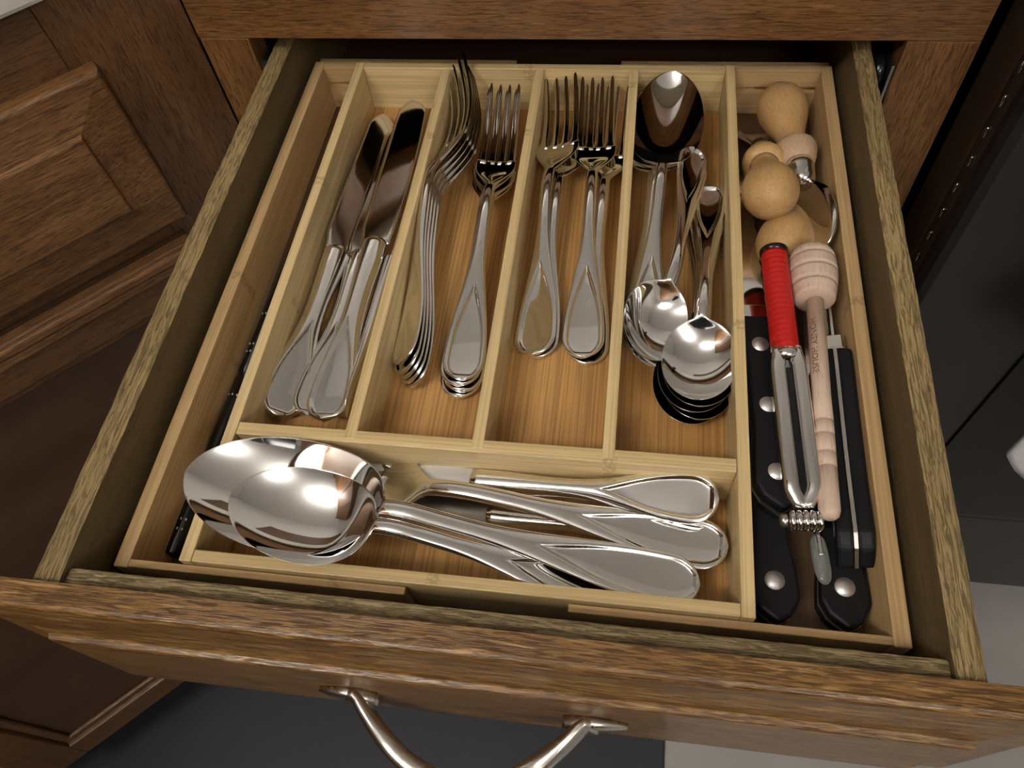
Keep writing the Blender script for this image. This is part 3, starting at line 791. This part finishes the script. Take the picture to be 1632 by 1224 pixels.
# --- salad forks
G = 'salad forks in the tray'
lay('salad_fork', (0.16485, 0.13402, -0.03000), (0.16765, 0.33248, -0.01000), 3, 'lower salad fork under the right one, tines showing at its right', 'fork', G, (-0.0015, -0.0012, -0.0012), True)
lay('salad_fork', (0.16416, 0.13449, -0.02900), (0.15890, 0.33215, -0.00800), -2, 'right salad fork with a dark teardrop handle', 'fork', G, (0, 0, 0.0018), True)
lay('salad_fork', (0.13886, 0.13454, -0.03000), (0.14262, 0.33086, -0.01100), -6, 'lower salad fork under the left one', 'fork', G, (0.0004, -0.0006, -0.0014), True)
lay('salad_fork', (0.13894, 0.13428, -0.02900), (0.13620, 0.33556, -0.00900), -14, 'left salad fork with a pale reflecting handle', 'fork', G, (0, 0, 0.0016), True)
# --- table spoons
G = 'table spoons in the tray'
lay('table_spoon', (0.19457, 0.14249, -0.03000), (0.20317, 0.33228, -0.00750), -4, 'bottom table spoon of the nested three', 'spoon', G, (0, 0.0028, -0.0012), True)
lay('table_spoon', (0.19452, 0.14147, -0.02850), (0.20375, 0.33267, -0.00550), -3, 'middle table spoon of the nested three', 'spoon', G, (0, 0.0015, 0.0006), True)
lay('table_spoon', (0.19474, 0.14093, -0.02650), (0.20477, 0.32762, 0.00100), -2, 'top table spoon, its bowl mirroring a white ceiling', 'spoon', G, (0, 0, 0.0020), True)
# --- teaspoons: five nested with the bowls to the front, two crossing to the left
G = 'teaspoons nested at the front'
lab = ['top teaspoon of the nested pile beside the right wall', 'second teaspoon of the nested pile', 'third teaspoon of the nested pile', 'fourth teaspoon of the nested pile', 'bottom teaspoon of the nested pile, touching the tray floor']
for i in range(5):
    j = (0, 0.0008, -0.0012, 0.0015, -0.0018)[i]
    lay('tea_spoon', (0.22961, 0.25422, -0.02000), (0.22049, 0.10159, -0.00800), 4 - 3 * i, lab[i], 'spoon', G, (0.0016 * i, j, -0.0030 * i), True)
G = 'teaspoons crossing the table spoons'
lay('tea_spoon', (0.22056, 0.27175, -0.01050), (0.19718, 0.12599, -0.01200), -24, 'lower of the two teaspoons crossing the table spoon handles', 'spoon', G, (0.0015, 0.0012, -0.0030), True)
lay('tea_spoon', (0.21907, 0.27200, -0.00700), (0.19610, 0.12396, -0.00850), -26, 'teaspoon lying over the table spoon handles, bowl at the left divider', 'spoon', G, (0, 0, 0), True)
# --- serving pieces
lay('butter_knife', (0.22810, 0.03979, -0.02500), (0.07178, 0.04607, -0.02900), 4, 'lower butter knife beneath the serving fork handle', 'knife', 'butter knives')
lay('butter_knife', (0.23052, 0.05355, -0.01000), (0.05752, 0.05849, -0.02400), -14, 'butter knife along the rear of the serving compartment, bright handle end', 'knife', 'butter knives')
lay('serving_fork', (0.23528, 0.03424, -0.01900), (0.03043, 0.05660, -0.02000), 2, 'serving fork with wide flat shoulders, head under the large spoon', 'fork')
lay('serving_spoon', (0.22236, 0.01474, -0.01400), (-0.00502, 0.03744, 0.00900), 3, 'large serving spoon whose bowl overhangs the left tray wall', 'spoon')
lay('sugar_spoon', (0.19295, 0.00886, -0.01500), (0.02248, 0.02513, 0.01500), 4, 'smaller serving spoon resting inside the large spoon bowl', 'spoon', name='serving_spoon')

# ------------------------------------------------------------------ right extension: wooden-handled spreaders
def spreader(Bc, Cc, roll, label, cm='beech'):
    Bc = Vector(Bc); Cc = Vector(Cc); ax = (Cc - Bc).normalized(); E = Bc - ax * 0.017; T = Bc + ax
    e = thing('cheese_spreader', label, 'spreader', (0, 0, 0), 'wooden spreaders'); e.matrix_world = frame_of(E, T, R(roll))
    MB().lathe([(0.0, 0.0), (0.0004, 0.0035), (0.0018, 0.0068), (0.0050, 0.0105), (0.0100, 0.0135), (0.0160, 0.0150), (0.0220, 0.0148), (0.0290, 0.0132), (0.0370, 0.0106), (0.0440, 0.0086), (0.0500, 0.0076), (0.0530, 0.0075), (0.0555, 0.0086)], 40).build('handle', M['beech'], e, True)
    MB().lathe([(0.0550, 0.0084), (0.0565, 0.0112), (0.0585, 0.0124), (0.0610, 0.0125), (0.0660, 0.0112), (0.0715, 0.0088), (0.0722, 0.0)], 40).build('collar', M[cm], e, True)
    MB().lathe([(0.0710, 0.0), (0.0712, 0.0080), (0.0770, 0.0082), (0.0776, 0.0075), (0.0850, 0.0070), (0.0890, 0.0045), (0.0892, 0.0)], 28).build('ferrule', M['blade'], e, True)
    rb = []
    for s in fine(0.0840, 0.1400, 26, 0, 1):
        u = (s - 0.084) / 0.056
        w = 0.0042 + 0.0095 * ss(0.02, 0.40, u)
        if u > 0.55: w *= math.sqrt(max(0.0004, 1 - ((u - 0.55) / 0.45) ** 2.2))
        rb.append([(s, w * k, 0.0016 * (k * k - 0.5) + 0.0007) for k in (-1, -0.6, -0.2, 0.2, 0.6, 1)] + [(s, w * k, 0.0016 * (k * k - 0.5) - 0.0007) for k in (1, 0.6, 0.2, -0.2, -0.6, -1)])
    MB().loft(rb).build('blade', M['blade'], e, True)
    return e
spreader((0.27283, 0.32148, -0.01650), (0.27673, 0.28397, -0.01400), 50, 'spreader with a pale wooden bulb handle against the back of the right slot', 'beech_end')
spreader((0.25845, 0.23094, 0.00100), (0.26016, 0.28484, -0.02100), 0, 'spreader whose round wooden knob end faces up, lying over the others')
spreader((0.26781, 0.20899, -0.01500), (0.27910, 0.24534, -0.02600), 0, 'spreader with its wooden bulb beneath the knob and behind the red grip')

# ------------------------------------------------------------------ black-handled steak knives
def steak_knife(E, T, roll, label):
    e = thing('steak_knife', label, 'knife', (0, 0, 0), 'black-handled steak knives'); e.matrix_world = frame_of(E, T, R(roll))
    out = [(0.0, -0.0010), (0.0060, 0.0068), (0.0120, 0.0098), (0.0220, 0.0092), (0.0400, 0.0074), (0.0700, 0.0078), (0.0950, 0.0090), (0.1060, 0.0088),
           (0.1060, -0.0080), (0.0900, -0.0084), (0.0600, -0.0072), (0.0380, -0.0074), (0.0240, -0.0098), (0.0120, -0.0108), (0.0040, -0.0070)]
    for sg in (-1, 1):
        a, b = (0.0008, 0.0076) if sg > 0 else (-0.0076, -0.0008)
        q = MB().prism(out, 'z', a, b, 0.0016)
        sc = q.build('handle_scale', M['black'], e, True)
        for x, y in ((0.0180, -0.0002), (0.0530, 0.0002), (0.0880, 0.0005)):
            z = 0.0076 * sg
            c = MB().lathe([(z - 0.0004 * sg, 0.0), (z - 0.0004 * sg, 0.0043), (z + 0.00012 * sg, 0.0042), (z + 0.00016 * sg, 0.0)], 20, 'z')
            c.v = [(p[0] + x, p[1] + y, p[2]) for p in c.v]
            link(bpy.data.objects.new('rivet', c.mesh('rivet', M['rivet'])), sc)
    MB().prism([(p[0], p[1] * 0.98) for p in out], 'z', -0.0008, 0.0008).build('tang', M['brushed'], e, True)
    bo = [(0.1058, 0.0086), (0.1160, 0.0070), (0.1160, -0.0064), (0.1058, -0.0080)]
    MB().prism(bo, 'z', -0.0048, 0.0048, 0.0014).build('bolster', M['blade'], e, True)
    top = [(0.1150, 0.0068), (0.1900, 0.0060), (0.2150, 0.0005), (0.2190, -0.0052)]
    low = []
    n = 22
    for i in range(n + 1):
        x = 0.2150 - (0.2150 - 0.1180) * i / n
        low.append((x, -0.0072 + (0.0009 if i % 2 else 0.0)))
    MB().prism(top + low + [(0.1150, -0.0060)], 'z', -0.0006, 0.0006).build('blade', M['blade'], e, True)
    return e
steak_knife((0.25609, 0.05070, -0.01600), (0.24922, 0.18929, -0.02000), 4, 'upper steak knife beside the tray wall showing three rivets')
steak_knife((0.25469, 0.00504, -0.02800), (0.25419, 0.11656, -0.02900), 0, 'lower steak knife beside the tray wall with its butt at the front')
steak_knife((0.28331, 0.00493, -0.02800), (0.28406, 0.11529, -0.02900), -2, 'steak knife at the front right with one rivet in full view')
steak_knife((0.28786, 0.03042, -0.01650), (0.28748, 0.17565, -0.01600), 78, 'steak knife on its edge by the right board, steel tang showing')

# ------------------------------------------------------------------ honey dipper
hd = thing('honey_dipper', 'pale wooden honey dipper with brown lettering on its stick', 'honey dipper')
E, T = Vector((0.27477, 0.04546, -0.00300)), Vector((0.27825, 0.19532, -0.00400))
hd.matrix_world = frame_of(E, T, 0)
LD = (T - E).length
r0 = 0.0042
pr = [(0.0, 0.0), (0.0003, r0 * 0.6), (0.0015, r0 * 0.92), (0.0040, r0 * 1.08)]
for g in (0.024, 0.031, 0.040, 0.047):
    pr += [(g - 0.0004, r0 * 1.06), (g, r0 * 0.92), (g + 0.0004, r0 * 1.06)]
pr += [(0.060, r0 * 1.0), (LD - 0.0335, r0 * 1.0)]
MB().lathe(pr, 32).build('stick', M['dipper'], hd, True)
h0 = LD - 0.034
pr = [(h0, 0.0), (h0, 0.0088), (h0 + 0.0006, 0.0092)]
def egg(u): return 0.0095 + 0.0024 * math.sin(math.pi * min(1, u * 0.95)) if u < 0.8 else 0.0095 + 0.0024 * math.sin(math.pi * 0.76) - 0.0060 * ((u - 0.8) / 0.2) ** 2
for k in range(4):
    a, b = 0.02 + 0.245 * k, 0.02 + 0.245 * (k + 1) - 0.045
    for i in range(6):
        u = a + (b - a) * i / 5; pr.append((h0 + 0.034 * u, egg(u)))
    if k < 3:
        pr += [(h0 + 0.034 * (b + 0.004), 0.0070), (h0 + 0.034 * (b + 0.041), 0.0070)]
pr += [(LD, 0.0)]
MB().lathe(pr, 40).build('head', M['dipper'], hd, True)
cu = bpy.data.curves.new('lettering', 'FONT'); cu.body = 'HONEY HOUSE'; cu.size = 0.0040; cu.align_x = 'CENTER'; cu.align_y = 'CENTER'; cu.resolution_u = 3
to = bpy.data.objects.new('lettering_tmp', cu); COL.objects.link(to)
bpy.context.view_layer.update()
tm = bpy.data.meshes.new_from_object(to.evaluated_get(bpy.context.evaluated_depsgraph_get()))
bpy.data.objects.remove(to); bpy.data.curves.remove(cu)
xs = [v.co.x for v in tm.vertices]; wd = max(xs) - min(xs)
for v in tm.vertices:
    a = R(40) - v.co.y * 1.0 / r0
    lx = 0.0870 - v.co.x * (0.0315 / wd); rr = r0 * 1.0 + 0.00012
    v.co = Vector((lx, rr * math.sin(a), rr * math.cos(a)))
tm.name = 'lettering'; tm.materials.clear(); tm.materials.append(M['ink'])
link(bpy.data.objects.new('lettering', tm), hd)

# ------------------------------------------------------------------ hinged tool with the red grip
rt = thing('hinged_tool', 'hinged chrome kitchen tool with a ribbed red grip', 'kitchen tool')
E, T = Vector((0.26576, 0.04021, -0.00600)), Vector((0.25875, 0.19079, -0.00200))
rt.matrix_world = frame_of(E, T, R(-4))
LR = (T - E).length
g0 = LR * 0.585
pr = [(g0, 0.0), (g0, 0.0066)]
n = 19
for i in range(n):
    x = g0 + (LR - 0.003 - g0) * (i + 0.5) / n
    pr += [(x - 0.0012, 0.0066), (x - 0.0004, 0.0066), (x, 0.00642), (x + 0.0004, 0.0066)]
pr += [(LR - 0.002, 0.0066), (LR - 0.002, 0.0)]
MB().lathe(pr, 36).build('grip', M['red'], rt, True)
MB().lathe([(LR - 0.0022, 0.0), (LR - 0.0022, 0.0070), (LR + 0.0005, 0.0072), (LR + 0.0012, 0.0060), (LR + 0.0012, 0.0)], 24).build('end_cap', M['gloss_black'], rt, True)
for sg in (-1, 1):
    rr = []
    for s in fine(0.010, g0 + 0.002, 34, 0, 0):
        u = (s - 0.010) / (g0 - 0.008)
        w = 0.0036; yc = sg * (0.0043 * ss(0.0, 0.12, u) ** 0.7 + 0.0004); hz_ = 0.0058 * (0.5 + 0.5 * ss(0, 0.15, u))
        if u > 0.86: yc *= 1 - 0.25 * ss(0.86, 1.0, u); hz_ *= 1 - 0.1 * ss(0.86, 1, u)
        rr.append([(s, yc + w * math.copysign(abs(math.cos(a)) ** 0.6, math.cos(a)), hz_ * math.copysign(abs(math.sin(a)) ** 0.6, math.sin(a))) for a in [2 * math.pi * j / 16 for j in range(16)]])
    MB().loft(rr).build('arm', M['chrome'], rt, True)
MB().box((0.016, -0.0022, -0.0030), (g0 - 0.004, 0.0022, 0.0020), 0.0005).build('channel', M['gloss_black'], rt, True)
MB().lathe([(g0 - 0.0005, 0.0), (g0 - 0.0060, 0.0060), (g0 - 0.0015, 0.0068), (g0 + 0.0005, 0.0068), (g0 + 0.0005, 0.0)], 28).build('ferrule', M['chrome'], rt, True)
q = MB()
for k in range(5):
    y = -0.0056 + 0.0028 * k; c = MB().lathe([(y - 0.0012, 0.0), (y - 0.0012, 0.0040), (y - 0.0006, 0.0046), (y + 0.0006, 0.0046), (y + 0.0012, 0.0040), (y + 0.0012, 0.0)], 20)
    q.add([(0.0050 + p[1], p[0], p[2]) for p in c.v], c.f, True)
q.build('hinge', M['chrome'], rt, True)
c = MB().lathe([(-0.0105, 0.0), (-0.0105, 0.0022), (-0.0095, 0.0030), (-0.0075, 0.0030), (-0.0070, 0.0)], 16)
MB().add([(0.0050 + p[1], -p[0], p[2]) for p in c.v], c.f, True).build('pin', M['brushed'], rt, True)

# small clear pick lying at the front of the right slot
pk = thing('corn_pick', 'small clear plastic pick with a steel pin on the front right knife', 'pick')
pk.matrix_world = frame_of((0.27534, 0.02283, -0.01950), (0.27260, 0.04545, -0.01800), 0)
rr = []
for s in fine(0.0, 0.022, 16, 1, 1):
    u = s / 0.022; w = 0.0036 * max(0.05, 1 - (2 * u - 1) ** 4) ** 0.5; h = 0.0020 * max(0.05, 1 - (2 * u - 1) ** 6) ** 0.5
    rr.append([(s, w * math.cos(2 * math.pi * j / 14), h * math.sin(2 * math.pi * j / 14)) for j in range(14)])
MB().loft(rr).build('grip', M['clear'], pk, True)
MB().box((0.012, -0.0009, 0.0016), (0.026, 0.0009, 0.0028), 0.0003).build('pin', M['chrome'], pk, True)

# slim black rod in the left extension
br = thing('black_rod', 'slim black rod with small pale markings in the left slot', 'rod')
E, T = Vector((-0.02302, 0.01094, -0.03220)), Vector((-0.01405, 0.21385, -0.03220))
br.matrix_world = frame_of(E, T, 0)
LB = (T - E).length
MB().lathe([(0.0, 0.0), (0.0, 0.0036), (0.0008, 0.0042), (0.100, 0.0042), (0.1005, 0.0036), (0.104, 0.0036), (0.1045, 0.0042), (LB - 0.002, 0.0040), (LB, 0.003), (LB, 0.0)], 24).build('barrel', M['gloss_black'], br, True)
for x in (0.012, 0.017, 0.030, 0.036, 0.052, 0.088, 0.116, 0.121, 0.142):
    q = MB()
    for k in range(3):
        a = R(-30 + 32 * k); y, z = 0.00425 * math.sin(a), 0.00425 * math.cos(a)
        q.box((x, y - 0.00035, z - 0.0002), (x + 0.0011, y + 0.00035, z + 0.0001))
    q.build('marking', M['white_print'], br, True)
